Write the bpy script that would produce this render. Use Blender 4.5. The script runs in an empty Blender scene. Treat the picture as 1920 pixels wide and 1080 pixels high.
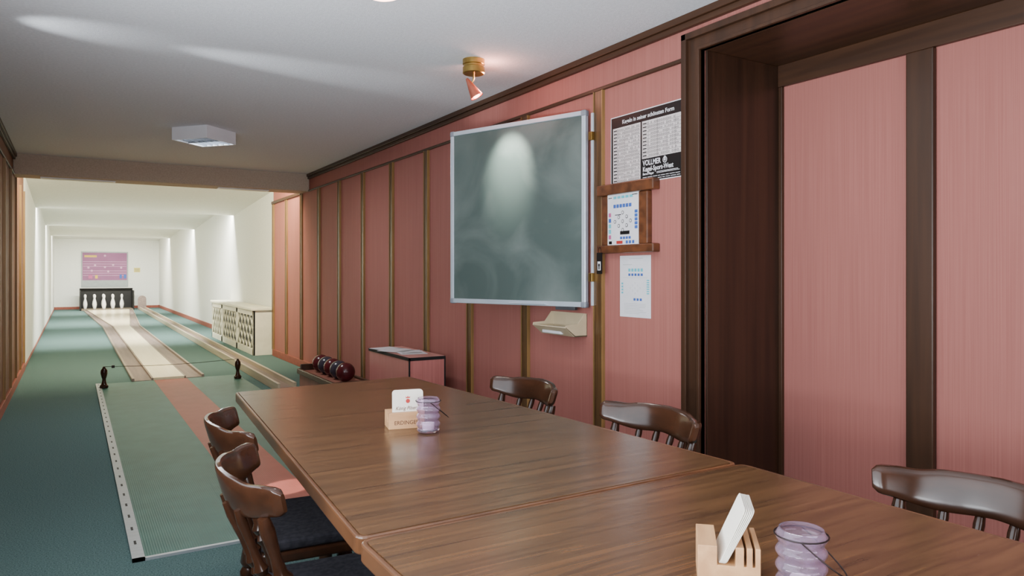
import bpy, math, random
from mathutils import Vector, Matrix
random.seed(4)
SC=bpy.context.scene
COL=SC.collection
def s(r,g,b):
    f=lambda c:(c/255/12.92) if c/255<=0.04045 else ((c/255+0.055)/1.055)**2.4
    return (f(r),f(g),f(b),1.0)
# ---------------------------------------------------------------- materials
def pm(name,c1,c2=None,scale=(8,8,8),rough=0.5,metal=0.0,bump=0.0,detail=4,dist=0.0,spec=0.5,coat=0.0,trans=0.0,emit=None,es=0.0,rv=0.0,lo=0.35,hi=0.65,ior=1.45,bscale=None):
    m=bpy.data.materials.new(name); m.use_nodes=True
    nt=m.node_tree; N=nt.nodes; L=nt.links
    b=N['Principled BSDF']
    b.inputs['Roughness'].default_value=rough
    b.inputs['Metallic'].default_value=metal
    b.inputs['Specular IOR Level'].default_value=spec
    b.inputs['IOR'].default_value=ior
    b.inputs['Coat Weight'].default_value=coat
    b.inputs['Coat Roughness'].default_value=0.15
    b.inputs['Transmission Weight'].default_value=trans
    if emit:
        b.inputs['Emission Color'].default_value=emit
        b.inputs['Emission Strength'].default_value=es
    if c2 is None: c2=tuple(x*0.9 for x in c1[:3])+(1,)
    tc=N.new('ShaderNodeTexCoord'); mp=N.new('ShaderNodeMapping')
    mp.inputs['Scale'].default_value=scale
    L.new(tc.outputs['Object'],mp.inputs['Vector'])
    no=N.new('ShaderNodeTexNoise'); no.inputs['Scale'].default_value=1.0
    no.inputs['Detail'].default_value=detail; no.inputs['Distortion'].default_value=dist
    L.new(mp.outputs[0],no.inputs['Vector'])
    r=N.new('ShaderNodeValToRGB')
    r.color_ramp.elements[0].position=lo; r.color_ramp.elements[0].color=c1
    r.color_ramp.elements[1].position=min(hi,1.0); r.color_ramp.elements[1].color=c2
    L.new(no.outputs['Fac'],r.inputs['Fac']); L.new(r.outputs[0],b.inputs['Base Color'])
    if rv>0:
        mr=N.new('ShaderNodeMapRange'); mr.inputs['To Min'].default_value=rough-rv; mr.inputs['To Max'].default_value=rough+rv
        L.new(no.outputs['Fac'],mr.inputs['Value']); L.new(mr.outputs[0],b.inputs['Roughness'])
    if bump>0:
        bp=N.new('ShaderNodeBump'); bp.inputs['Strength'].default_value=bump; bp.inputs['Distance'].default_value=0.01
        if bscale:
            n2=N.new('ShaderNodeTexNoise'); n2.inputs['Scale'].default_value=bscale; n2.inputs['Detail'].default_value=3
            L.new(tc.outputs['Object'],n2.inputs['Vector']); L.new(n2.outputs['Fac'],bp.inputs['Height'])
        else: L.new(no.outputs['Fac'],bp.inputs['Height'])
        L.new(bp.outputs[0],b.inputs['Normal'])
    return m
M={}
M['pink']=pm('pink_wallpaper',s(164,105,97),s(151,94,86),(60,190,1.4),0.65,spec=0.22,lo=0.3,hi=0.7,bump=0.04)
M['pinkl']=pm('brown_pink_panel',s(122,82,62),s(106,70,52),(60,160,1.2),0.6,spec=0.3,lo=0.3,hi=0.7,bump=0.04)
M['dark']=pm('dark_wood',s(66,43,29),s(52,34,23),(20,20,1.0),0.4,spec=0.4,dist=0.4)
M['darkh']=pm('dark_wood_long',s(70,46,30),s(54,35,24),(20,1.0,20),0.4,dist=0.4,spec=0.4)
M['jamb']=pm('dark_wood_jamb',s(58,37,25),s(42,27,18),(20,20,0.7),0.35,dist=0.6)
M['batten']=pm('brown_wood',s(94,68,42),s(68,48,29),(40,40,2),0.35,dist=0.8)
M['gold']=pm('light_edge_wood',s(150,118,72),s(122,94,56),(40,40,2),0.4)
M['ceil']=pm('ceiling_paint',s(226,228,232),s(216,218,222),(60,60,60),0.85,bump=0.25,bscale=160,spec=0.2)
M['beam']=pm('beam_paint',s(190,174,156),s(180,164,146),(60,60,60),0.8,bump=0.2,bscale=160,spec=0.2)
M['white']=pm('white_plaster',s(234,235,228),s(226,227,220),(40,40,40),0.85,bump=0.2,bscale=120,spec=0.2)
M['carpet']=pm('green_carpet',s(102,128,124),s(68,92,92),(160,160,160),0.95,bump=0.6,spec=0.1,detail=2)
M['red_base']=pm('terracotta_base',s(150,80,64),s(132,70,56),(20,20,20),0.6)
M['maple']=pm('lane_wood',s(250,236,196),s(246,230,188),(30,1.0,30),0.24,spec=0.5,dist=0.4)
M['gutter']=pm('gutter_grey',s(136,118,110),s(116,100,94),(20,1,20),0.5)
M['rubber']=pm('rib_rubber',s(62,108,98),s(55,99,90),(6,6,6),0.42,spec=0.25)
M['redrub']=pm('red_rubber',s(160,90,78),s(152,84,72),(6,6,6),0.45,spec=0.25)
M['alu']=pm('aluminium',s(180,186,188),s(164,170,174),(4,80,4),0.4,metal=0.4)
M['blackm']=pm('black_matte',s(20,20,21),s(14,14,14),(20,20,20),0.6)
M['pin']=pm('pin_white',s(248,246,240),s(242,240,234),(10,10,10),0.3)
M['cream']=pm('cream_paint',s(232,228,206),s(224,220,198),(12,12,12),0.5)
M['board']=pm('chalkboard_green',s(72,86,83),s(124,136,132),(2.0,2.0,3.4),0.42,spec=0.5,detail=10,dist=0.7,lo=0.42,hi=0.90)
M['bframe']=pm('board_frame',s(200,212,222),s(188,202,214),(5,5,50),0.3,metal=0.35)
M['grey']=pm('grey_plastic',s(60,62,66),s(52,54,58),(9,9,9),0.5)
M['deck']=pm('pin_deck_dark',s(120,108,90),s(104,94,78),(9,9,9),0.5)
M['cap']=pm('cap_grey',s(130,136,146),None,(9,9,9),0.4)
M['bin']=pm('beige_plastic',s(200,184,152),s(192,176,144),(9,9,9),0.4)
M['paper']=pm('paper',s(224,224,228),s(216,217,222),(9,9,9),0.7)
M['ink']=pm('black_ink',s(18,17,18),s(13,12,13),(9,9,9),0.4)
M['cyan']=pm('cyan_print',s(92,190,206),None,(9,9,9),0.6)
M['blue']=pm('blue_print',s(58,96,176),None,(9,9,9),0.6)
M['mag']=pm('pink_print',s(190,90,140),None,(9,9,9),0.6)
M['lpink']=pm('pale_pink_print',s(206,160,190),None,(9,9,9),0.6)
M['redp']=pm('red_print',s(176,50,44),None,(9,9,9),0.6)
M['yel']=pm('yellow_print',s(216,184,70),None,(9,9,9),0.6)
M['purple']=pm('purple_print',s(146,92,132),s(136,84,122),(2,2,2),0.6)
M['lgrey']=pm('pale_grey',s(160,168,168),None,(9,9,9),0.6)
M['ptab']=pm('poster_table_paper',s(214,206,204),s(206,198,196),(9,9,9),0.6)
M['orange_wood']=pm('holder_wood',s(104,63,38),s(74,44,27),(20,20,6),0.35,coat=0.2)
M['brass']=pm('brass',s(190,158,90),s(176,144,78),(20,20,20),0.3,metal=1.0)
M['copper']=pm('copper_pink',s(206,120,98),s(192,108,88),(20,20,20),0.3,metal=0.7)
M['glow']=pm('lamp_glow',s(255,226,214),None,(5,5,5),0.5,emit=s(255,190,165),es=14)
M['glowr']=pm('lamp_reflector_glow',s(255,130,100),None,(5,5,5),0.4,emit=s(255,90,60),es=4)
M['tube']=pm('tube_glow',s(255,255,255),None,(5,5,5),0.5,emit=s(235,245,255),es=20)
M['lampw']=pm('lamp_white',s(226,226,230),s(220,220,224),(5,5,5),0.4)
M['table']=pm('oak_veneer',s(95,67,43),s(60,42,28),(2.2,46,20),0.26,dist=1.0,detail=10,spec=0.5,rv=0.04,lo=0.32,hi=0.72)
M['edging']=pm('table_edging',s(98,63,39),s(74,47,29),(10,3,10),0.3,coat=0.2)
M['chair']=pm('chair_wood',s(56,33,21),s(42,25,16),(20,4,20),0.2,coat=0.0,spec=0.42,dist=0.3)
M['fabric']=pm('chair_fabric',s(46,45,50),s(34,33,38),(60,60,60),0.9,bump=0.25,spec=0.2,detail=1)
M['beech']=pm('beech_block',s(192,148,104),s(172,128,88),(6,40,40),0.5)
M['burn']=pm('burnt_letter',s(92,56,36),None,(9,9,9),0.6)
M['mat_w']=pm('coaster_card',s(226,220,208),s(218,212,200),(9,9,9),0.8)
M['glass']=pm('mauve_glass',s(232,216,238),s(228,210,234),(4,4,4),0.03,trans=0.93,ior=1.28,spec=0.8)
M['wax']=pm('candle_wax',s(240,230,228),None,(4,4,4),0.5)
M['wire']=pm('dark_wire',s(48,42,42),None,(9,9,9),0.4,metal=0.8)
M['ball1']=pm('ball_maroon',s(84,30,34),s(64,22,26),(9,9,9),0.22,spec=0.45)
M['ball2']=pm('ball_slate',s(58,54,64),s(46,43,52),(9,9,9),0.22,spec=0.45)
M['winw']=pm('window_white',s(235,235,235),None,(9,9,9),0.4)
for k in ('rubber','redrub'):
    nt=M[k].node_tree; N=nt.nodes; L=nt.links
    tc=N.new('ShaderNodeTexCoord'); w=N.new('ShaderNodeTexWave'); w.inputs['Scale'].default_value=30; w.bands_direction='X'
    L.new(tc.outputs['Object'],w.inputs['Vector'])
    bp=N.new('ShaderNodeBump'); bp.inputs['Strength'].default_value=0.2; bp.inputs['Distance'].default_value=0.003
    L.new(w.outputs['Fac'],bp.inputs['Height']); L.new(bp.outputs[0],N['Principled BSDF'].inputs['Normal'])
# ---------------------------------------------------------------- mesh builder
class MB:
    def __init__(s_): s_.v=[]; s_.f=[]; s_.m=[]
    def add(s_,vs,fs,mi=0):
        o=len(s_.v); s_.v+= [Vector(p) for p in vs]
        for f in fs: s_.f.append([o+i for i in f]); s_.m.append(mi)
        return s_
    def box(s_,x0,x1,y0,y1,z0,z1,mi=0,T=None):
        vs=[Vector(p) for p in [(x0,y0,z0),(x1,y0,z0),(x1,y1,z0),(x0,y1,z0),(x0,y0,z1),(x1,y0,z1),(x1,y1,z1),(x0,y1,z1)]]
        if T: vs=[T@p for p in vs]
        return s_.add(vs,[(0,3,2,1),(4,5,6,7),(0,1,5,4),(1,2,6,5),(2,3,7,6),(3,0,4,7)],mi)
    def prism(s_,poly,z0,z1,mi=0,T=None):
        n=len(poly); vs=[Vector((p[0],p[1],z0)) for p in poly]+[Vector((p[0],p[1],z1)) for p in poly]
        if T: vs=[T@p for p in vs]
        fs=[tuple(range(n-1,-1,-1)),tuple(range(n,2*n))]+[(i,(i+1)%n,n+(i+1)%n,n+i) for i in range(n)]
        return s_.add(vs,fs,mi)
    def lathe(s_,prof,seg=24,p0=(0,0,0),p1=(0,0,1),mi=0,cap=True):
        p0=Vector(p0);p1=Vector(p1);d=p1-p0;q=d.normalized().to_track_quat('Z','Y')
        vs=[];fs=[]
        for r,t in prof:
            for i in range(seg):
                a=2*math.pi*i/seg
                vs.append(p0+d*t+q@Vector((r*math.cos(a),r*math.sin(a),0)))
        n=len(prof)
        for j in range(n-1):
            for i in range(seg):
                k=(i+1)%seg; fs.append((j*seg+i,j*seg+k,(j+1)*seg+k,(j+1)*seg+i))
        if cap:
            fs.append(tuple(range(seg-1,-1,-1))); fs.append(tuple((n-1)*seg+i for i in range(seg)))
        return s_.add(vs,fs,mi)
    def tube(s_,pts,r,seg=8,mi=0,closed=False):
        pts=[Vector(p) for p in pts];n=len(pts);vs=[];fs=[];up=None
        for i,p in enumerate(pts):
            a=pts[(i-1)%n] if (closed or i>0) else p; b=pts[(i+1)%n] if (closed or i<n-1) else p
            d=(b-a).normalized()
            if up is None: up=d.orthogonal().normalized()
            up=(up-d*up.dot(d)).normalized(); sd=d.cross(up)
            for k in range(seg):
                an=2*math.pi*k/seg; vs.append(p+(up*math.cos(an)+sd*math.sin(an))*r)
        for j in range(n if closed else n-1):
            jj=(j+1)%n
            for i in range(seg):
                k=(i+1)%seg; fs.append((j*seg+i,j*seg+k,jj*seg+k,jj*seg+i))
        if not closed:
            fs.append(tuple(range(seg-1,-1,-1))); fs.append(tuple((n-1)*seg+i for i in range(seg)))
        return s_.add(vs,fs,mi)
    def sphere(s_,c,r,mi=0,seg=28,ring=16):
        prof=[(max(1e-4,r*math.sin(math.pi*i/ring)),0.5-0.5*math.cos(math.pi*i/ring)) for i in range(ring+1)]
        return s_.lathe(prof,seg,Vector(c)-Vector((0,0,r)),Vector(c)+Vector((0,0,r)),mi)
    def rect(s_,u0,u1,v0,v1,w=0,mi=0):
        return s_.add([(u0,v0,w),(u1,v0,w),(u1,v1,w),(u0,v1,w)],[(0,1,2,3)],mi)
    def disc(s_,u,v,r,w=0,mi=0,n=16):
        return s_.add([(u+r*math.cos(2*math.pi*i/n),v+r*math.sin(2*math.pi*i/n),w) for i in range(n)],[tuple(range(n))],mi)
    def text(s_,body,size,u,v,w=0.0,mi=0,align='LEFT',sx=1.0,bold=0.0,T=None,shear=0.0):
        c=bpy.data.curves.new('t','FONT'); c.body=body; c.size=size; c.align_x=align; c.offset=bold; c.resolution_u=3; c.shear=shear
        o=bpy.data.objects.new('t',c); COL.objects.link(o)
        bpy.context.view_layer.update()
        dg=bpy.context.evaluated_depsgraph_get()
        me=bpy.data.meshes.new_from_object(o.evaluated_get(dg))
        vs=[Vector((p.co.x*sx+u,p.co.y+v,w)) for p in me.vertices]
        if T: vs=[T@p for p in vs]
        s_.add(vs,[tuple(f.vertices) for f in me.polygons],mi)
        bpy.data.objects.remove(o); bpy.data.meshes.remove(me); bpy.data.curves.remove(c)
        return s_
    def make(s_,name,mats,parent=None,bevel=0,smooth=False,recenter=None,bseg=2,props=None):
        if recenter is None: recenter=parent is None
        off=Vector((0,0,0))
        if recenter:
            mn=[min(p[i] for p in s_.v) for i in range(3)];mx=[max(p[i] for p in s_.v) for i in range(3)]
            off=Vector(((mn[0]+mx[0])/2,(mn[1]+mx[1])/2,mn[2]))
        me=bpy.data.meshes.new(name)
        me.from_pydata([tuple(p-off) for p in s_.v],[],s_.f)
        if not isinstance(mats,(list,tuple)): mats=[mats]
        for m in mats: me.materials.append(M[m] if isinstance(m,str) else m)
        for p,mi in zip(me.polygons,s_.m): p.material_index=mi
        me.update()
        if smooth:
            me.shade_smooth()
            try: me.set_sharp_from_angle(angle=math.radians(40))
            except Exception: pass
        ob=bpy.data.objects.new(name,me); COL.objects.link(ob); ob.location=off
        if parent: ob.parent=parent
        if bevel:
            b=ob.modifiers.new('bevel','BEVEL'); b.width=bevel; b.segments=bseg; b.limit_method='ANGLE'; b.angle_limit=math.radians(40)
        if props:
            for k,v in props.items(): ob[k]=v
        return ob
def struct(ob,label=None):
    ob['kind']='structure'
    ob['label']=label or 'room structure'
    return ob
def thing(name,label,cat,loc=(0,0,0),rotz=0.0,group=None,mat=None):
    e=bpy.data.objects.new(name,None); COL.objects.link(e); e.empty_display_size=0.1
    if mat is not None: e.matrix_world=mat
    else: e.location=loc; e.rotation_euler=(0,0,rotz)
    e['label']=label; e['category']=cat
    if group: e['group']=group
    return e
def tag(ob,label,cat,group=None):
    ob['label']=label; ob['category']=cat
    if group: ob['group']=group
    return ob
def frame(loc,ex,ey=(0,0,1)):
    ex=Vector(ex).normalized(); ey=Vector(ey).normalized(); ez=ex.cross(ey)
    m=Matrix.Identity(4)
    for i,a in enumerate((ex,ey,ez)):
        for j in range(3): m[j][i]=a[j]
    m.translation=Vector(loc); return m
def copy_tree(root):
    n=root.copy(); COL.objects.link(n)
    def rec(a,b):
        for ch in a.children:
            c=ch.copy(); c.parent=b; COL.objects.link(c); rec(ch,c)
    rec(root,n); return n
def wallframe(y,z,x=2.6): return frame((x,y,z),(0,-1,0))
def rrect(w,d,r,n=5,cx=0,cy=0):
    pts=[]
    for (sx,sy,a0) in ((1,1,0),(-1,1,90),(-1,-1,180),(1,-1,270)):
        for i in range(n+1):
            a=math.radians(a0+90*i/n); pts.append((cx+sx*(w/2-r)+r*math.cos(a),cy+sy*(d/2-r)+r*math.sin(a)))
    return pts
# ---------------------------------------------------------------- constants
XL=-0.54; XR=2.6; XH=2.68; XN=3.137; ZC=2.52; YB=-1.6; YE=29.0; YBM=9.26; YP=11.2
# ---------------------------------------------------------------- room
struct(MB().box(XL-0.1,XN+0.15,YB,YE+0.1,-0.1,0).make('floor','carpet'),'teal green carpet floor')
struct(MB().box(XL-0.1,XN+0.15,YB,YBM,ZC,ZC+0.1).make('ceiling','ceil'),'white textured ceiling')
saw=[(9.6,2.64),(14.8,2.37),(14.8,2.66),(20.1,2.37),(20.1,2.66),(25.6,2.37),(25.6,2.66),(29.0,2.42)]
mb=MB()
poly=saw+[(29.0,2.8),(9.6,2.8)]
vs=[(XL,p[0],p[1]) for p in poly]+[(XH,p[0],p[1]) for p in poly]; k=len(poly)
mb.add(vs,[tuple(range(k)),tuple(range(2*k-1,k-1,-1))]+[(i,k+i,k+(i+1)%k,(i+1)%k) for i in range(k)])
struct(mb.make('ceiling','white'),'white stepped ceiling over the skittle lane')
struct(MB().box(XL,XR,YBM,9.6,2.30,2.8).make('trim_1','beam',bevel=0.01),'pale plastered ceiling beam')
mb=MB().box(XR,XN+0.05,2.475,YP,0,2.8).box(XR,XN+0.15,YB,2.475,2.335,2.6)
struct(mb.make('wall_right','pink'),'pink wallpapered wall with wood battens')
struct(MB().box(XN,XN+0.1,YB,2.475,0,2.335).make('wall_niche','pink'),'pink panelled back of the niche')
struct(MB().box(XH,XH+0.1,YP,YE,0,2.8).make('wall_lane_right','white'),'white plaster wall beside the lane')
WY0,WY1,WZ0,WZ1=-0.4,2.9,0.95,2.25
mb=MB().box(XL-0.12,XL,YB,WY0,0,2.8).box(XL-0.12,XL,WY1,YP,0,2.8).box(XL-0.12,XL,WY0,WY1,0,WZ0).box(XL-0.12,XL,WY0,WY1,WZ1,2.8)
struct(mb.make('wall_left','pinkl'),'brown panelled wall with a window')
struct(MB().box(XL-0.12,XL,YP,YE,0,2.8).make('wall_lane_left','white'),'white plaster wall beside the lane')
struct(MB().box(XL-0.1,XH+0.1,YE,YE+0.1,0,2.8).make('wall_back','white'),'white end wall of the lane')
struct(MB().box(XL-0.1,XN+0.15,YB-0.1,YB,0,2.6).make('wall_rear','pink'),'pink wall')
mb=MB(); x0,x1=XL-0.09,XL-0.04
for a,b in ((WY0,WY0+0.06),(WY1-0.06,WY1),(1.22,1.28)): mb.box(x0,x1,a,b,WZ0,WZ1)
for a,b in ((WZ0,WZ0+0.06),(WZ1-0.06,WZ1)): mb.box(x0,x1,WY0,WY1,a,b)
struct(mb.make('window_1','winw'),'white window frame')
tn=[1]
def trim(mb,mat,label,bevel=0.003):
    tn[0]+=1
    return struct(mb.make('trim_%d'%tn[0],mat,bevel=bevel),label)
trim(MB().box(XR-0.038,XR,YB,YBM,2.485,ZC).box(XR-0.025,XR,YB,YBM,2.455,2.485),'darkh','dark wood crown moulding')
trim(MB().box(XL,XL+0.038,YB,YBM,2.485,ZC).box(XL,XL+0.025,YB,YBM,2.455,2.485),'darkh','dark wood crown moulding')
trim(MB().box(XR-0.018,XR,2.587,YBM,2.298,2.318),'darkh','dark wood picture rail')
trim(MB().box(XR-0.03,XR,9.6,YP+0.02,2.29,2.33),'darkh','dark wood picture rail')
trim(MB().box(XL,XL+0.018,3.0,YBM,2.298,2.318),'darkh','dark wood picture rail')
for i in range(11):
    y=3.28+0.79*i; w=0.036
    if i==10: y=YP-0.03
    zt=2.298
    tn[0]+=1
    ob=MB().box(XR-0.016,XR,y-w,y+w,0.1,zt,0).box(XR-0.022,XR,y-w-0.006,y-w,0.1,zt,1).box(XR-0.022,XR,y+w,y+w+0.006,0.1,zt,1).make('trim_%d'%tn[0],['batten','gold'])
    struct(ob,'brown wood batten on the pink wall')
    if y>5:
        tn[0]+=1
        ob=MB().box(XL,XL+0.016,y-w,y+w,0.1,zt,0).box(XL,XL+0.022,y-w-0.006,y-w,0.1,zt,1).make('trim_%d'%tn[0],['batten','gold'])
        struct(ob,'brown wood batten on the wall')
c=MB()
for (a,b,t) in ((2.475,2.587,0.03),(2.555,2.587,0.05),(2.475,2.492,0.042)): c.box(XR-t,XR,a,b,0,2.325 if a<2.5 else 2.417)
c.box(XR-0.03,XR,YB,2.587,2.32,2.417).box(XR-0.05,XR,YB,2.587,2.385,2.417).box(XR-0.042,XR,YB,2.492,2.32,2.337)
trim(c,'dark','dark wood casing around the niche')
trim(MB().box(XR,XN,2.462,2.475,0,2.32),'jamb','dark wood jamb of the niche')
trim(MB().box(XR,XN,YB,2.475,2.32,2.335),'darkh','dark wood soffit of the niche')
trim(MB().box(XN-0.025,XN,YB,2.462,2.21,2.32),'darkh','dark wood top rail in the niche')
trim(MB().box(XN-0.02,XN,2.44,2.462,0,2.21),'dark','thin dark wood corner strip')
trim(MB().box(XN-0.03,XN,1.671,1.79,0,2.21),'dark','wide dark wood batten in the niche',0.006)
trim(MB().box(XN-0.03,XN,0.75,0.87,0,2.21),'dark','wide dark wood batten in the niche',0.006)
def base(nm,mb): return struct(mb.make(nm,'red_base',bevel=0.004),'terracotta skirting board')
base('baseboard_right',MB().box(XR-0.02,XR,2.6,YP,0,0.1))
base('baseboard_left',MB().box(XL,XL+0.02,3.0,YP,0,0.1))
base('baseboard_lane_right',MB().box(XH-0.02,XH,YP,YE,0,0.1))
base('baseboard_back',MB().box(XL,XH,YE-0.02,YE,0,0.09))
base('baseboard_lane_left',MB().box(XL,XL+0.012,YP,YE,0,0.04))
# ---------------------------------------------------------------- lane
def lane_c(y):
    if y<18.9: return 0.968,0.165
    t=(y-18.9)/(27.6-18.9); t=min(t,1)
    return 0.968+0.06*t,0.165+0.45*t
ys=[9.33,12,15,17.5,18.6,18.9,19.3,20,21,22,23,24,25,26,27.55]
def ribbon(mb,fl,fr,z0,z1,mi):
    for a,b in zip(ys[:-1],ys[1:]):
        mb.add([(fl(a),a,z0),(fr(a),a,z0),(fr(b),b,z0),(fl(b),b,z0),(fl(a),a,z1),(fr(a),a,z1),(fr(b),b,z1),(fl(b),b,z1)],
          [(0,3,2,1),(4,5,6,7),(0,1,5,4),(2,3,7,6),(1,2,6,5),(3,0,4,7)],mi)
mb=MB(); ribbon(mb,lambda y:lane_c(y)[0]-lane_c(y)[1],lambda y:lane_c(y)[0]+lane_c(y)[1],0,0.03,0)
tag(mb.make('skittle_lane','maple'),'pale polished wooden skittle lane widening towards the pins','bowling lane')
edgew=pm('edge_wood',s(156,138,122),s(132,116,102),(30,1,30),0.4)
for sg in (-1,1):
    g=thing('lane_gutter','grey-brown ball gutter with wooden edges beside the lane','gutter',(0,0,0),group='lane gutters')
    def off(d): return lambda y: lane_c(y)[0]+sg*(lane_c(y)[1]+d*(1 if y<18.9 else 1-0.5*(y-18.9)/8.7))
    def rb(m,a,b,z0,z1):
        fa,fb=off(a),off(b)
        if sg<0: fa,fb=fb,fa
        ribbon(m,fa,fb,z0,z1,0)
    m1=MB(); rb(m1,0.003,0.22,0,0.008); m1.make('gutter_bed','gutter',parent=g)
    m2=MB(); rb(m2,0.003,0.018,0.008,0.03); rb(m2,0.195,0.22,0.008,0.035)
    m2.make('gutter_edge',edgew,parent=g)
pit=thing('pin_pit','black pin pit housing at the end of the lane','pin pit',(1.00,28.1,0))
MB().box(-0.80,0.80,0.42,0.47,0,0.70).box(-0.80,-0.76,-0.4,0.47,0,0.66).box(0.76,0.80,-0.4,0.47,0,0.66).box(-0.80,0.80,0.3,0.47,0.70,0.73).make('housing','blackm',parent=pit,bevel=0.01)
MB().box(-0.75,0.75,-0.5,0.42,0,0.05).make('pin_deck','deck',parent=pit)
prof=[(0.034,0),(0.040,0.02),(0.056,0.16),(0.066,0.3),(0.057,0.45),(0.034,0.62),(0.027,0.7),(0.035,0.78),(0.041,0.86),(0.034,0.95),(0.016,0.99),(0.002,1.0)]
base_pin=None
for (i,j) in ((0,-2),(-1,-1),(1,-1),(-2,0),(0,0),(2,0),(-1,1),(1,1),(0,2)):
    if base_pin is None:
        base_pin=MB().lathe(prof,20,(0,0,0),(0,0,0.49)).make('skittle_pin','pin',smooth=True,recenter=False); p=base_pin
    else: p=base_pin.copy(); COL.objects.link(p)
    p.location=(0.90+i*0.27,28.0+j*0.17,0.05)
    tag(p,'white skittle pin standing on the pin deck','skittle','nine skittle pins')
r=thing('ball_return_rail','long low wooden ball return channel on the carpet','ball return rail',(1.93,7.7,0),rotz=-math.atan2(0.11,19.9))
MB().box(-0.07,0.07,0.05,19.9,0,0.04).make('channel_bed','gutter',parent=r)
railw=pm('rail_wood',s(190,176,150),s(170,156,130),(30,1,30),0.4)
for sx in (-1,1):
    MB().box(min(sx*0.07,sx*0.098),max(sx*0.07,sx*0.098),0,19.9,0,0.095).make('side_rail',railw,parent=r,bevel=0.006)
arch=[(-0.13,0),(0.13,0),(0.13,0.35)]+[(0.13*math.cos(a),0.35+0.13*math.sin(a)) for a in [math.pi*i/10 for i in range(1,10)]]+[(-0.13,0.35)]
T=Matrix.Rotation(math.pi/2,4,'X')
tag(MB().prism(arch,-0.03,0.03,0,Matrix.Translation((2.04,27.75,0))@T).make('ball_stop','gutter',bevel=0.01),'round-topped wooden stop at the end of the ball return','ball stop')
u=thing('ball_tray','low brown ball return tray holding skittle balls','ball tray',(2.04,6.5,0))
MB().box(-0.15,0.15,-0.5,0.58,0,0.30).make('body',pm('tray_pink',s(140,88,74),s(122,76,64),(9,9,9),0.5),parent=u,bevel=0.01)
MB().box(-0.17,-0.14,-0.52,0.6,0.27,0.32).box(0.14,0.17,-0.52,0.6,0.27,0.32).box(-0.14,0.14,-0.52,-0.49,0.27,0.32).box(-0.14,0.14,0.56,0.6,0.27,0.36).make('rim','dark',parent=u,bevel=0.006)
for i in range(5):
    b=MB().sphere((0,0,0),0.083).make('skittle_ball','ball1' if i in (0,2,4) else 'ball2',smooth=True,recenter=False)
    b.location=(2.04,6.14+0.182*i,0.384)
    tag(b,'glossy maroon skittle ball in the tray' if i in(0,2,4) else 'glossy slate grey skittle ball in the tray','ball','skittle balls')
# ---------------------------------------------------------------- approach mat
mt=thing('approach_mat','ribbed green rubber approach mat with red stripe and metal edge','floor mat',(0.97,6.4,0))
MB().box(-0.70,-0.165,-2.88,2.88,0,0.008).box(0.185,0.75,-2.88,2.88,0,0.008).make('ribbed_rubber','rubber',parent=mt)
MB().box(-0.165,0.185,-2.88,2.88,0,0.0085).make('red_stripe','redrub',parent=mt)
e=MB().box(-0.75,-0.70,-2.90,2.9,0,0.012).box(-0.75,0.75,-2.90,-2.88,0,0.012)
for i in range(27): e.box(-0.730,-0.720,-2.7+i*0.21,-2.65+i*0.21,0.012,0.0125,1)
e.make('metal_edge',['alu','blackm'],parent=mt)
pp=[(0.036,0),(0.042,0.03),(0.042,0.12),(0.028,0.18),(0.02,0.3),(0.018,0.42),(0.026,0.52),(0.034,0.68),(0.032,0.82),(0.02,0.9),(0.012,0.95),(0.014,0.98),(0.004,1)]
for x in (0.29,1.66):
    o=MB().lathe(pp,20,(0,0,0),(0,0,0.235)).make('marker_post','chair',smooth=True,recenter=False); o.location=(x,8.92,0.0085)
    tag(o,'dark turned wooden post on the approach mat','post','foul line posts')
wp=[(0.29+1.37*t,8.92,0.240-0.02*math.sin(math.pi*t)) for t in [i/20 for i in range(21)]]
tag(MB().tube(wp,0.003,6).box(0.36,0.39,8.905,8.935,0.222,0.25).make('foul_line_wire','wire'),'thin dark wire stretched between two posts','wire')
# ---------------------------------------------------------------- radiator cover
rc=thing('radiator_cover','cream radiator cover with lattice panels against the white wall','radiator cover',(2.5,13.2,0))
f=MB()
F0=-0.17; Y0,Y1=-1.88,1.9
f.box(F0,F0+0.03,Y0,Y1,0.0,0.10).box(F0,F0+0.03,Y0,Y1,0.6,0.68)
cuts=[Y0,-0.60,0.80,Y1]
for c_ in cuts: f.box(F0,F0+0.03,max(Y0,c_-0.06),min(Y1,c_+0.06),0,0.68)
f.box(F0,0.16,Y0,Y0+0.025,0,0.68).box(F0,0.16,Y1-0.025,Y1,0,0.68)
f.make('frame','cream',parent=rc,bevel=0.004)
MB().box(F0-0.03,0.165,Y0-0.03,Y1+0.03,0.68,0.72).make('top_board','cream',parent=rc,bevel=0.008)
MB().box(0.02,0.13,Y0+0.05,Y1-0.05,0.03,0.66).make('radiator','grey',parent=rc)
for a,b in zip(cuts[:-1],cuts[1:]):
    l=MB(); a+=0.05; b-=0.05; z0,z1=0.10,0.6; st=0.25
    k=-(z1-z0)
    while k<(b-a):
        for sgn in (1,-1):
            ya=k
            t0=max(0,-ya)/(z1-z0); t1=min(1,((b-a)-ya)/(z1-z0))
            if t1>t0+0.02:
                y_0=a+ya+t0*(z1-z0); y_1=a+ya+t1*(z1-z0)
                za=z0+t0*(z1-z0); zb=z0+t1*(z1-z0)
                if sgn<0: y_0,y_1=a+b-y_0,a+b-y_1
                l.tube([(F0+0.012+0.006*sgn,y_0,za),(F0+0.012+0.006*sgn,y_1,zb)],0.012,4)
        k+=st
    l.make('lattice_panel','cream',parent=rc)
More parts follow.
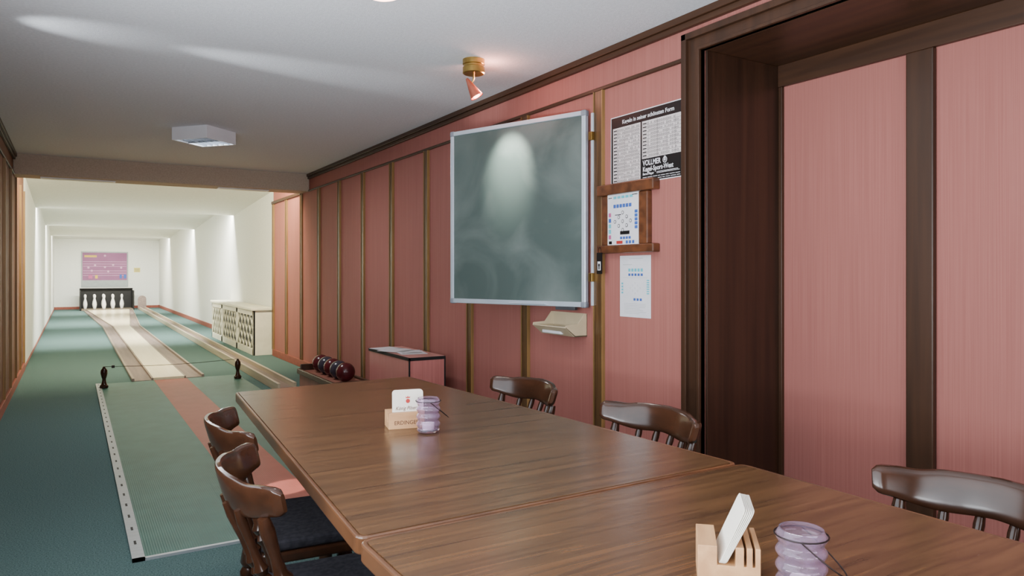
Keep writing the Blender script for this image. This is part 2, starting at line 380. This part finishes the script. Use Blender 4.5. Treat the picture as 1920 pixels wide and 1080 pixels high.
# ---------------------------------------------------------------- back wall display
bw=lambda x,z:frame((x,YE-0.001,z),(1,0,0))
d=thing('score_display','purple illuminated score display with grey lower strip on the wall','score display',mat=bw(0.97,0.76))
m=MB().box(-0.72,0.72,0,1.24,0,0.02,0)
m.rect(-0.68,0.68,0.24,1.20,0.021,1).rect(-0.68,0.68,0.04,0.22,0.021,2)
for z in (0.40,0.48,0.56,0.72,0.80,0.88): m.rect(-0.66,0.66,z,z+0.014,0.022,3)
m.rect(-0.62,-0.25,1.04,1.11,0.022,4)
for (a,b) in ((-0.5,0.68),(-0.3,0.76),(0.0,0.70),(0.25,0.78),(0.5,0.68),(-0.4,0.57),(0.1,0.55),(0.0,1.1)): m.disc(a,b,0.035,0.023,3)
m.rect(-0.5,-0.38,0.30,0.42,0.023,5).rect(-0.3,-0.22,0.30,0.42,0.023,4).rect(0.45,0.52,0.30,0.44,0.023,6).rect(0.58,0.66,0.30,0.44,0.023,6)
m.disc(-0.3,0.12,0.05,0.022,0).rect(0.08,0.13,0.06,0.18,0.022,0)
m.make('panel',['lgrey','purple','lgrey','lpink','yel','mag','blue'],parent=d)
n_=MB().box(1.87,2.07,YE-0.01,YE,1.28,1.44,0)
for i in range(4): n_.box(1.89,2.05,YE-0.011,YE-0.01,1.31+0.03*i,1.318+0.03*i,1)
tag(n_.make('wall_notice',[pm('notice_yellow',s(220,206,120)),'ink']),'small pale yellow notice on the white wall','notice')
# ---------------------------------------------------------------- pink cabinet
pc=thing('low_cabinet','low pink laminate cabinet with black edges by the wall','cabinet',(2.30,5.415,0))
MB().box(-0.15,0.14,-0.425,0.425,0,0.60).make('body',pm('pink_laminate',s(188,120,114),s(176,108,102),(60,60,2),0.4),parent=pc)
m=MB()
m.box(-0.158,0.145,-0.433,-0.42,0.592,0.615).box(-0.158,0.145,0.42,0.433,0.592,0.615).box(-0.158,-0.145,-0.433,0.433,0.592,0.615).box(-0.158,-0.148,-0.433,-0.42,0,0.6).box(0.135,0.145,-0.433,-0.42,0,0.6)
m.make('edge_trim','blackm',parent=pc,bevel=0.002)
MB().box(-0.146,0.14,-0.42,0.42,0.60,0.6165).make('top',pm('pink_top_sheen',s(204,146,138),s(194,136,128),(9,9,9),0.3),parent=pc)  # laminate pink lightened: reflected light is painted into the top
for i,(x,y,a) in enumerate(((2.26,5.66,0.25),(2.30,5.32,-0.2),(2.26,5.45,0.5))):
    z=0.617+i*0.002
    o=MB().box(-0.105,0.105,-0.149,0.149,0,0.0015,0).rect(-0.08,0.08,-0.1,-0.02,0.0016,1).make('paper_sheet',['paper','lgrey'],recenter=False); o.location=(x,y,z); o.rotation_euler=(0,0,a)
    tag(o,'loose printed paper sheet on the pink cabinet','paper','papers on the cabinet')
# ---------------------------------------------------------------- chalkboard
cb=thing('chalkboard','dark green chalkboard with silver frame swung out from the wall','chalkboard',mat=frame((2.19,4.374,1.05),(0.37,-1.016,0)))
W,H=1.08,1.15
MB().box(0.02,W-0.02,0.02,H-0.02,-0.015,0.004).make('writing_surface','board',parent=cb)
m=MB().box(0,0.028,0.02,H-0.02,-0.022,0.012).box(W-0.028,W,0.02,H-0.02,-0.022,0.012).box(0.02,W-0.02,0,0.03,-0.022,0.012).box(0.02,W-0.02,H-0.028,H,-0.022,0.012)
m.make('frame','bframe',parent=cb,bevel=0.004)
for (a,b) in ((0.015,0.015),(W-0.015,0.015),(0.015,H-0.015),(W-0.015,H-0.015)):
    MB().box(a-0.019,a+0.019,b-0.019,b+0.019,-0.025,0.015).make('corner_cap','cap',parent=cb,bevel=0.009)
MB().box(W*0.80,W*0.93,-0.02,0.0,-0.02,0.01).make('bottom_clip','grey',parent=cb,bevel=0.003)
MB().box(W*0.48,W*0.74,0.008,0.016,0.012,0.026).make('chalk_ledge','bframe',parent=cb,bevel=0.002)
bb=thing('chalkboard_mount','grey metal hinge bracket joining chalkboard and wall','bracket',mat=wallframe(3.315,1.06))
MB().box(-0.018,0.0,0.0,1.12,0.017,0.03).make('rail','bframe',parent=bb,bevel=0.003)
for z in (0.14,0.96): MB().box(-0.028,0.003,z,z+0.05,0.017,0.04).make('hinge','brass',parent=bb,bevel=0.003)
bn=thing('chalk_bin','beige plastic open chalk bin fixed to the wall','chalk bin',mat=wallframe(3.755,0.875))
m=MB()
bw_,bh=0.35,0.135
m.box(0,bw_,0,bh,0,0.006)
pr=[(0,0.0),(0.09,0.0),(0.16,0.055),(0.155,0.06),(0.087,0.008),(0,0.008)]
m.add([(u_,v,w) for u_ in (0.0,bw_) for (w,v) in pr],[tuple(range(6)),tuple(range(11,5,-1))]+[(i,6+i,6+(i+1)%6,(i+1)%6) for i in range(6)])
for u_ in (0,bw_-0.005):
    ring=((0,0),(0.09,0),(0.16,0.055),(0.155,0.07),(0.07,0.075),(0.02,bh),(0,bh))
    k=len(ring)
    m.add([(uu,v,w) for uu in (u_,u_+0.005) for (w,v) in ring],[tuple(range(k-1,-1,-1)),tuple(range(k,2*k))]+[(i,(i+1)%k,k+(i+1)%k,k+i) for i in range(k)])
m.make('bin_body','bin',parent=bn,bevel=0.002)
tag(MB().box(2.475,2.535,3.50,3.70,0.884,0.925).make('sponge','paper',bevel=0.006),'white chalkboard sponge in the chalk bin','sponge')
# ---------------------------------------------------------------- poster
po=thing('poster','black framed skittles poster with white tables and lettering','poster',mat=wallframe(3.182,1.733,2.6))
PW,PH=0.573,0.39
m=MB().box(0,PW,0,PH,0.0005,0.003,2).rect(0.005,PW-0.005,0.005,PH-0.005,0.0035,0)
m.rect(0.02,0.25,0.015,0.325,0.004,1).rect(0.262,0.553,0.125,0.325,0.004,1)
def rows(u0,u1,v0,v1,n):
    for i in range(n):
        v=v0+(v1-v0)*(i+0.5)/n
        m.rect(u0,u1,v-0.0085,v-0.0070,0.0045,0)
        x=u0+0.004
        m.rect(x,x+0.03,v-0.003,v+0.003,0.0045,0); x+=0.04
        while x<u1-0.012:
            if random.random()<0.85: m.disc(x,v,0.0052,0.0045,0,8); m.disc(x,v,0.003,0.0048,1,8)
            x+=0.013
rows(0.022,0.248,0.02,0.32,16); rows(0.264,0.551,0.13,0.32,10)
for x in (0.06,0.12,0.18): m.rect(x,x+0.0015,0.018,0.322,0.0046,0)
for x in (0.31,0.38,0.45,0.51): m.rect(x,x+0.0015,0.128,0.322,0.0046,0)
m.make('sheet',['ink','ptab','paper'],parent=po)
t=MB()
t.text('Kegeln in seiner schönsten Form',0.031,0.10,0.342,0.0045,0,sx=0.98,bold=0.0006)
t.text('VOLLMER',0.040,0.268,0.088,0.0045,0,sx=0.80,bold=0.0008)
t.text('Kegel-Sport-West',0.036,0.268,0.056,0.0045,0,sx=0.86,bold=0.0008)
t.text('Bernd Meyer',0.018,0.268,0.037,0.0045,0,sx=0.9,bold=0.0005)
for v in (0.012,0.023):
    x=0.268
    while x<0.53:
        w=random.uniform(0.015,0.04); t.rect(x,x+w,v,v+0.003,0.0045,0); x+=w+0.006
t.rect(0.375,0.54,0.038,0.0405,0.0045,0).rect(0.375,0.53,0.044,0.0465,0.0045,0)
t.make('lettering','paper',parent=po)
t=MB()
t.disc(0.436,0.101,0.016,0.0045,0).disc(0.436,0.101,0.012,0.0048,1).disc(0.436,0.101,0.007,0.005,0).rect(0.431,0.441,0.096,0.120,0.0049,0)
t.make('emblem',['paper','ink'],parent=po)
# ---------------------------------------------------------------- wooden holder
cp=thing('score_sheet_holder','brown wooden holder with printed score sheet on the wall','sheet holder',mat=wallframe(3.245,1.36))
m=MB().box(-0.01,0.46,0.325,0.385,0,0.05).box(-0.01,0.46,0.0,0.045,0,0.05).box(0.01,0.07,0.045,0.325,0,0.03).box(0.33,0.40,0.045,0.325,0,0.035)
m.make('wood_frame','orange_wood',parent=cp,bevel=0.006)
def pins_sheet(m,u0,v0,w,h,kind):
    R=lambda a,b,c_,d_,mi:m.rect(u0+a*w,u0+b*w,v0+c_*h,v0+d_*h,0.0022+kind,mi)
    for i in range(5): R(0.2+0.13*i,0.3+0.13*i,0.91,0.96,2)
    for i in range(6): R(0.2+0.1*i,0.28+0.1*i,0.73,0.80,3)
    R(0.03,0.15,0.93,0.945,1); R(0.8,0.97,0.95,0.965,1)
    for i in range(5): R(0.04,0.12,0.12+0.11*i,0.20+0.11*i,(4,2,2,3,4)[i])
    for i in range(5): R(0.88,0.97,0.3+0.075*i,0.36+0.075*i,3)
    for (a,b) in ((0,2),(-1,1),(1,1),(-2,0),(0,0),(2,0),(-1,-1),(1,-1),(0,-2)):
        m.disc(u0+w*(0.5+a*0.125),v0+h*(0.46+b*0.085),w*0.04,0.0024+kind,1,12); m.disc(u0+w*(0.5+a*0.125),v0+h*(0.46+b*0.085),w*0.028,0.0026+kind,0,12)
    R(0.25,0.45,0.585,0.6,1); R(0.42,0.72,0.2,0.27,1); R(0.05,0.15,0.02,0.08,1); R(0.3,0.5,0.02,0.08,5)
    for i in range(4): R(0.42+0.09*i,0.49+0.09*i,0.11,0.16,3)
    for i in range(3): R(0.6+0.1*i,0.67+0.1*i,0.02,0.08,3)
m=MB().box(0.07,0.33,0.045,0.325,0,0.032,0)
pins_sheet(m,0.07,0.045,0.26,0.28,0.031)
m.make('score_sheet',['paper','ink','cyan','blue','mag','redp'],parent=cp)
kt=thing('key_tag','small black key tag with white emblem hanging by the sheet holder','key tag',mat=wallframe(3.215,1.245,2.545))
MB().box(-0.022,0.022,0,0.12,0,0.006,0).rect(-0.014,0.014,0.02,0.07,0.0065,1).disc(0,0.05,0.009,0.007,0).rect(-0.005,0.005,0.024,0.05,0.007,0).make('tag_plate',['ink','paper'],parent=kt)
MB().tube([(0.012*math.sin(a),0.13+0.02*math.cos(a),0.003) for a in [2*math.pi*i/12 for i in range(12)]],0.0015,5,closed=True).make('ring','wire',parent=kt)
ps=thing('paper_notice','white printed paper sheet taped to the pink wall','notice',mat=wallframe(3.104,1.01))
m=MB().box(0,0.25,0,0.335,0.0005,0.0015,0)
R=lambda a,b,c_,d_,mi:m.rect(a*0.25,b*0.25,c_*0.335,d_*0.335,0.0017,mi)
R(0.3,0.75,0.95,0.955,1);R(0.1,0.4,0.85,0.856,1);R(0.1,0.9,0.64,0.643,1)
for i in range(5): R(0.28+0.1*i,0.35+0.1*i,0.74,0.79,2)
for i in range(5): R(0.28+0.1*i,0.35+0.1*i,0.67,0.71,3)
for i in range(7): R(0.87,0.95,0.38+0.035*i,0.40+0.035*i,2)
for i in range(4): R(0.05,0.11,0.38+0.05*i,0.41+0.05*i,2)
for (a,b) in ((0,2),(-1,1),(1,1),(-2,0),(0,0),(2,0),(-1,-1),(1,-1),(0,-2)): m.disc(0.125+a*0.02,0.158+b*0.014,0.005,0.0018,1,10); m.disc(0.125+a*0.02,0.158+b*0.014,0.004,0.0019,0,10)
for i in range(3): R(0.45+0.1*i,0.52+0.1*i,0.27,0.31,3)
for i in range(7): R(0.14,0.14+random.uniform(0.4,0.75),0.06+0.026*i,0.064+0.026*i,1)
m.make('sheet',['paper','lgrey','cyan','blue'],parent=ps)
# ---------------------------------------------------------------- ceiling lamps
sl=thing('ceiling_spotlight','brass ceiling spotlight with a small copper cone shade','spotlight',(2.04,3.78,0))
MB().lathe([(0.06,0),(0.066,0.06),(0.066,0.45),(0.060,0.5),(0.060,0.62),(0.066,0.66),(0.066,1)],32,(0,0,2.435),(0,0,ZC)).make('base','brass',parent=sl,smooth=True)
MB().tube([(0,0,2.435),(0,0,2.405),(-0.005,0.01,2.385)],0.006,8).make('stem','brass',parent=sl,smooth=True)
c0=Vector((-0.045,0.005,2.405)); c1=Vector((0.006,-0.03,2.295))
MB().lathe([(0.004,0),(0.008,0.02),(0.040,1.0),(0.038,0.985),(0.006,0.1)],28,c0,c1,cap=False).make('cone_shade','copper',parent=sl,smooth=True)
MB().lathe([(0.006,0.12),(0.036,0.975)],28,c0,c1,cap=False).make('reflector','glowr',parent=sl,smooth=True)
MB().lathe([(0.004,0.4),(0.014,0.6),(0.022,0.9),(0.018,1.01),(0.001,1.05)],20,c0,c1).make('bulb','glow',parent=sl,smooth=True)
sl2=thing('ceiling_lamp','round brass ceiling lamp with glowing glass','ceiling lamp',(1.17,3.02,0))
MB().lathe([(0.085,0),(0.095,0.3),(0.095,1)],32,(0,0,2.49),(0,0,ZC)).make('base','brass',parent=sl2,smooth=True)
MB().lathe([(0.002,0),(0.05,0.2),(0.075,0.6),(0.08,1)],28,(0,0,2.465),(0,0,2.49)).make('lamp_glass','glow',parent=sl2,smooth=True)
bx=thing('box_ceiling_lamp','square white louvred box lamp on the ceiling','ceiling lamp',(1.0,6.88,0),rotz=math.radians(41))
m=MB(); a=0.185;z0=2.41
def ring4(q,zb,zt,ab):
    q.add([(-ab,-ab,zb),(ab,-ab,zb),(ab,ab,zb),(-ab,ab,zb),(-ab,-ab,zt),(ab,-ab,zt),(ab,ab,zt),(-ab,ab,zt)],[(0,1,5,4),(1,2,6,5),(2,3,7,6),(3,0,4,7)])
ring4(m,z0,ZC,a); ring4(m,z0,ZC-0.01,a-0.01)
m.add([(-a,-a,z0),(a,-a,z0),(a,a,z0),(-a,a,z0),(-a+.01,-a+.01,z0),(a-.01,-a+.01,z0),(a-.01,a-.01,z0),(-a+.01,a-.01,z0)],[(0,4,5,1),(1,5,6,2),(2,6,7,3),(3,7,4,0)])
m.make('housing','lampw',parent=bx)
m=MB()
for i in range(1,6): m.box(-a+0.012,a-0.012,-a+a/3*i-0.004,-a+a/3*i+0.004,z0+0.002,z0+0.035)
m.box(-0.004,0.004,-a+0.012,a-0.012,z0+0.002,z0+0.04)
m.make('louvre','cap',parent=bx)
MB().box(0.05,0.14,-0.15,0.15,z0+0.05,z0+0.075).make('light_tube','tube',parent=bx,bevel=0.01)
for (xa,xb) in ((-0.30,0.42),(1.52,2.12)):
    q=MB().box(xa,xb,9.36,9.50,2.288,2.30,0).box(xa+0.02,xb-0.02,9.39,9.47,2.286,2.288,1).make('strip_lamp',['lampw','cream'])
    tag(q,'flat slim strip lamp under the ceiling beam','strip lamp','strip lamps under the beam')
# ---------------------------------------------------------------- tables
TZ=0.75
def table(poly,label):
    cx=sum(p[0] for p in poly)/4; cy=sum(p[1] for p in poly)/4
    tb=thing('dining_table',label,'table',(cx,cy,0),group='joined dining tables')
    loc=[Vector((p[0]-cx,p[1]-cy,0)) for p in poly]
    def inset(dx,dy=None):
        dy=dx if dy is None else dy
        return [(p.x-math.copysign(dx,p.x),p.y-math.copysign(dy,p.y)) for p in loc]
    def rnd(pl,r):
        out=[];n=len(pl)
        for i in range(n):
            p=Vector(pl[i]);a=(Vector(pl[i-1])-p).normalized();b=(Vector(pl[(i+1)%n])-p).normalized()
            for k in range(6):
                t=k/5; out.append(tuple(p+a*r*(1-t)**2+b*r*t**2))
        return out
    MB().prism(rnd(inset(0.012),0.02),TZ-0.032,TZ).make('table_top','table',parent=tb)
    outer=rnd(inset(0.0),0.03); inner=rnd(inset(0.012),0.02); n=len(outer)
    vs=[(p[0],p[1],z) for z in (TZ-0.036,TZ-0.0005) for p in outer]+[(p[0],p[1],z) for z in (TZ-0.036,TZ-0.0005) for p in inner]
    fs=[]
    for i in range(n):
        j=(i+1)%n
        fs+=[(i,j,n+j,n+i),(2*n+j,2*n+i,3*n+i,3*n+j),(n+i,n+j,3*n+j,3*n+i),(j,i,2*n+i,2*n+j)]
    MB().add(vs,fs).make('edging','edging',parent=tb,bevel=0.004)
    MB().prism(inset(0.27,0.2),TZ-0.10,TZ-0.036).make('apron','dark',parent=tb)
    lp=[(0.022,0),(0.026,0.05),(0.03,0.5),(0.034,0.9),(0.034,1)]
    for p in inset(0.31,0.25):
        MB().lathe(lp,16,(p[0],p[1],0),(p[0],p[1],TZ-0.10)).make('leg','dark',parent=tb,smooth=True)
    return tb
table([(0.458,1.308),(1.50,1.308),(1.392,3.235),(0.582,3.19)],'brown oak dining table with mats and lantern, beside the mat')
table([(0.455,-0.55),(1.52,-0.55),(1.505,1.303),(0.455,1.303)],'brown oak dining table with beech coaster block on it')
# ---------------------------------------------------------------- chairs
def chair():
    ch=thing('dining_chair','dark stained wooden low-back chair with curved top rail','chair',(0,0,0),group='dining chairs')
    MB().prism(rrect(0.40,0.43,0.07,cx=0.02),0.405,0.435).make('seat_frame','chair',parent=ch,bevel=0.006)
    MB().prism(rrect(0.385,0.41,0.06,cx=0.02),0.435,0.468).make('seat','fabric',parent=ch,bevel=0.012,bseg=3)
    lp=[(0.016,0),(0.02,0.05),(0.018,0.2),(0.026,0.24),(0.02,0.28),(0.024,0.55),(0.028,0.62),(0.02,0.66),(0.03,0.7),(0.026,0.85),(0.024,1)]
    for sx,xb,xt in ((-1,-0.165,-0.13),(1,0.205,0.165)):
        for sy in (-1,1):
            MB().lathe(lp,16,(xb,sy*0.195,0),(xt,sy*0.16,0.405)).make('leg','chair',parent=ch,smooth=True)
    for sy in (-1,1): MB().tube([(-0.153,sy*0.183,0.13),(0.193,sy*0.183,0.13)],0.011,10).make('stretcher','chair',parent=ch,smooth=True)
    MB().tube([(0.02,-0.183,0.13),(0.02,0.183,0.13)],0.011,10).make('stretcher','chair',parent=ch,smooth=True)
    def P(t): return Vector((-0.275+0.100*abs(t)**2.0,0.235*t,0))
    def ztop(t):
        a=abs(t)
        return 0.806-0.008*a-0.005*math.exp(-((a-0.66)/0.12)**2)
    def zbot(t):
        a=abs(t); return 0.718+0.016*math.exp(-((a-1.0)/0.25)**2)-0.008*math.exp(-((a-0.45)/0.3)**2)
    n=57; vs=[];fs=[];K=16
    for i in range(n):
        t=-1+2*i/(n-1); p=P(t); d=(P(min(1,t+0.02))-P(max(-1,t-0.02))).normalized(); nn=Vector((-d.y,d.x,0))
        a=abs(t); th=0.0105+0.0065*max(0,(a-0.70)/0.30)
        zt,zb=ztop(t),zbot(t)
        sc=1.0 if a<0.93 else math.sqrt(max(0.05,1-((a-0.93)/0.075)**2))
        zc=(zt+zb)/2; hh=(zt-zb)/2*(0.45+0.55*sc if a>=0.93 else 1); th*=sc
        for k in range(K):
            an=2*math.pi*(k+0.5)/K; ca,sa=math.cos(an),math.sin(an)
            ox=math.copysign(abs(ca)**0.5,ca)*th; oz=math.copysign(abs(sa)**0.5,sa)*hh
            vs.append(p+nn*(ox+0.014*(oz/0.05))+Vector((0,0,zc+oz)))
    for i in range(n-1):
        for k in range(K):
            j=(k+1)%K; fs.append((i*K+k,i*K+j,(i+1)*K+j,(i+1)*K+k))
    fs.append(tuple(range(K-1,-1,-1)));fs.append(tuple((n-1)*K+k for k in range(K)))
    rl=MB().add(vs,fs).make('backrest','chair',parent=ch,smooth=True)
    sp=[(0.009,0),(0.012,0.1),(0.009,0.3),(0.011,0.38),(0.017,0.43),(0.011,0.47),(0.017,0.52),(0.011,0.57),(0.009,0.7),(0.012,0.9),(0.009,1)]
    for t in (-0.8,-0.45,-0.15,0.15,0.45,0.8):
        p=P(t); r_=1.4 if abs(t)>0.7 else 1.0
        b0=(-0.15 if abs(t)<0.7 else -0.125,0.2*t*1.05,0.43)
        MB().lathe([(a*r_,b) for a,b in sp],16,b0,(p.x,p.y,0.726)).make('spindle','chair',parent=rl,smooth=True)
    return ch
c0_=chair(); c0_.location=(0.575,1.76,0); c0_.rotation_euler=(0,0,-0.09)
for (x,y,rz,zs) in ((0.635,2.34,-0.07,1.0),(1.46,1.83,math.pi,0.985),(1.44,2.58,math.pi+0.03,0.985),(1.48,0.80,math.pi,0.983)):
    n_=copy_tree(c0_); n_.location=(x,y,0); n_.rotation_euler=(0,0,rz); n_.scale=(1,1,zs)
# ---------------------------------------------------------------- table items
def holder(loc,rz,label,ridges,text=False,hh=0.052,slot=0.032,w=0.115):
    h=thing('coaster_holder',label,'coaster holder',loc,rz,group='wooden coaster holders')
    m=MB(); dp=max(r_[1] for r_ in ridges); dn=min(r_[0] for r_ in ridges)
    out=[(dn,0),(dp,0)]
    rd=sorted(ridges,reverse=True)
    for i,(a,b) in enumerate(rd):
        out+= [(b,hh),(a,hh)]
        if i<len(rd)-1:
            out+= [(a,hh-slot),(rd[i+1][1],hh-slot)]
    n=len(out)
    vs=[(-w/2,y,z) for y,z in out]+[(w/2,y,z) for y,z in out]
    m.add(vs,[tuple(range(n-1,-1,-1)),tuple(range(n,2*n))]+[(i,(i+1)%n,n+(i+1)%n,n+i) for i in range(n)])
    m.make('block','beech',parent=h,bevel=0.001)
    if text:
        T=Matrix.Translation((0,dn-0.0006,0))@Matrix.Rotation(math.pi/2,4,'X')
        MB().text('ERDINGER',0.018,0.0,0.014,0,0,'CENTER',0.95,0.0002,T).make('lettering','burn',parent=h)
    return h
def coaster(loc,rz,tilt,printed=False,sz=0.096):
    e=thing('coaster','square white cardboard beer mat standing in a wooden holder','coaster',loc,rz,group='beer mats')
    e.rotation_euler=(tilt,0,rz)
    m=MB().prism(rrect(sz,sz,0.010,4,0,sz/2),0,0.0014,0,Matrix.Translation((0,0.0007,0))@Matrix.Rotation(math.pi/2,4,'X'))
    m.make('card','mat_w',parent=e)
    if printed:
        T=Matrix.Translation((0,-0.0010,0))@Matrix.Rotation(math.pi/2,4,'X')
        q=MB().text('König Pilsener',0.0165,0.0,0.036,0,0,'CENTER',0.85,0.0002,T,shear=0.35)
        q.make('lettering','burn',parent=e)
        q=MB()
        q.add([T@Vector((0.007*math.cos(a),0.064+0.007*math.sin(a),0)) for a in [2*math.pi*i/16 for i in range(16)]],[tuple(range(16))],0)
        q.add([T@Vector(p) for p in ((-0.006,0.073,0),(0.006,0.073,0),(0.008,0.079,0),(0.003,0.076,0),(0,0.081,0),(-0.003,0.076,0),(-0.008,0.079,0))],[(0,1,2,3,4,5,6)],0)
        q.make('emblem','redp',parent=e)
rz1=math.radians(-12)
h1=Vector((0.925,2.19,TZ))
holder(h1,rz1,'beech coaster block with burnt lettering holding beer mats',((-0.040,-0.024),(-0.010,0.004),(0.010,0.020),(0.026,0.040)),True)
for i in range(4):
    o_=Matrix.Rotation(rz1,3,'Z')@Vector((0.008,-0.0205+i*0.0022,0.021))
    coaster(tuple(h1+o_),rz1,-0.05,i==0,0.100)
rz2=math.radians(46); h2=Vector((0.922,0.83,TZ))
holder(h2,rz2,'beech coaster block with slots beside a glass lantern',((-0.048,-0.040),(-0.036,-0.027),(-0.023,-0.010),(0.018,0.048)),hh=0.066,slot=0.030,w=0.10)
for i in range(6):
    o_=Matrix.Rotation(rz2,3,'Z')@Vector((-0.002+random.uniform(-.0015,.0015),0.0150-0.00185*i,0.0368))
    coaster(tuple(h2+o_),rz2,0.42+0.010*i,sz=0.098)
def lantern(loc,rz):
    l=thing('glass_lantern','mauve ribbed glass tealight lantern with wire handle','lantern',loc,rz,group='glass lanterns')
    pr=[];n=48
    for i in range(n+1):
        t=i/n; z=0.004+t*0.104
        r=0.0355+0.0026*math.cos(t*2*math.pi*4.5)
        if t<0.05: r-=0.006*(1-t/0.05)
        pr.append((r,z))
    inner=[(r-0.0025,z) for r,z in pr[::-1] if z>0.010]
    full=[(0.001,0)]+[(0.026,0)]+pr+inner+[(0.001,0.010)]
    MB().lathe(full,36,(0,0,0),(0,0,1),cap=False).make('glass_body','glass',parent=l,smooth=True)
    MB().lathe([(0.018,0),(0.019,0.3),(0.019,1)],20,(0,0,0.0105),(0,0,0.03)).make('candle','wax',parent=l,smooth=True)
    w=MB()
    w.tube([(0.0395*math.cos(a),0.0395*math.sin(a),0.099) for a in [2*math.pi*i/24 for i in range(24)]],0.0012,6,closed=True)
    w.tube([(0.040*math.cos(a)*1.0,-0.064*math.sin(a),0.099-0.055*math.sin(a)) for a in [math.pi*i/20 for i in range(21)]],0.0012,6)
    w.make('wire_handle','wire',parent=l,smooth=True)
lantern((0.955,2.07,TZ),1.3); lantern((0.955,0.712,TZ),0.65)
# ---------------------------------------------------------------- lights
def area(loc,d,sx,sy,e,col=(1,1,1),spread=180,name='lamp_light'):
    l=bpy.data.lights.new(name,'AREA'); l.shape='RECTANGLE'; l.size=sx; l.size_y=sy; l.energy=e; l.color=col; l.spread=math.radians(spread)
    o=bpy.data.objects.new(name,l); COL.objects.link(o); o.location=loc
    o.rotation_euler=Vector(d).normalized().to_track_quat('-Z','Y').to_euler(); return o
area((XL-0.02,(WY0+WY1)/2,1.6),(1,0,0),3.1,1.25,70,(0.86,0.93,1.0),name='window_daylight')
area((XL+0.12,1.3,1.0),(0.55,0.25,1),3.0,0.25,160,(0.90,0.95,1.0),name='ceiling_fill')  # added upward fill that brightens the ceiling; no real source here
area((1.0,YB+0.1,1.5),(0,1,0.35),2.4,1.3,84,(0.92,0.95,1.0),name='rear_fill')  # added fill from behind the camera; wall_rear is solid, without a window
area(((XL+XR)/2,9.68,2.5),(0,1,-0.45),2.6,0.10,170,(1.0,0.91,0.64),name='lane_tube_light')
for y,e in ((14.88,240),(20.18,240),(25.68,190)):
    area(((XL+XH)/2,y,2.54),(0,0.42,-0.91),3.1,0.08,e,(1,0.985,0.90),140,name='lane_tube_light')
area((1.06,6.93,2.40),(0,0,-1),0.14,0.30,32,(0.96,0.97,0.98),name='box_lamp_light')
area((1.17,3.02,2.455),(0,0,-1),0.14,0.14,8,(1,0.88,0.78),name='round_lamp_light')
def spot(loc,tgt,e,ang,bl,col,name,sz=0.02):
    l=bpy.data.lights.new(name,'SPOT'); l.energy=e; l.spot_size=math.radians(ang); l.spot_blend=bl; l.color=col; l.shadow_soft_size=sz
    o=bpy.data.objects.new(name,l); COL.objects.link(o); o.location=loc
    o.rotation_euler=(Vector(tgt)-Vector(loc)).normalized().to_track_quat('-Z','Y').to_euler(); return o
spot((2.055,3.75,2.280),(2.37,3.90,1.92),125,50,1.0,(1,0.97,0.86),'spot_beam')
l=bpy.data.lights.new('spot_glow','POINT'); l.energy=3.4; l.color=(1,0.40,0.30); l.shadow_soft_size=0.02
o=bpy.data.objects.new('spot_glow',l); COL.objects.link(o); o.location=(2.14,3.76,2.41)
spot((XL+0.02,4.36,2.20),(1.5,4.52,2.53),210,18,1.0,(0.9,0.95,1),'sun_streak',0.02)
spot((XL+0.02,4.34,2.20),(0.05,4.38,2.53),22,40,1.0,(0.9,0.95,1),'sun_streak',0.02)
spot((XL+0.05,3.3,2.2),(1.06,4.25,0.0),900,6,0.4,(1,0.88,0.84),'sun_patch',0.005)
w=bpy.data.worlds.new('World'); SC.world=w; w.use_nodes=True
w.node_tree.nodes['Background'].inputs[0].default_value=(0.75,0.85,1,1); w.node_tree.nodes['Background'].inputs[1].default_value=1.0
# ---------------------------------------------------------------- camera
cam=bpy.data.cameras.new('camera'); co=bpy.data.objects.new('camera',cam); COL.objects.link(co)
cam.lens=25.31; cam.sensor_width=36; cam.shift_y=-28/1920; cam.clip_start=0.05
co.location=(0,0,1.25); co.rotation_euler=(math.pi/2,0,-math.radians(31.4))
SC.camera=co
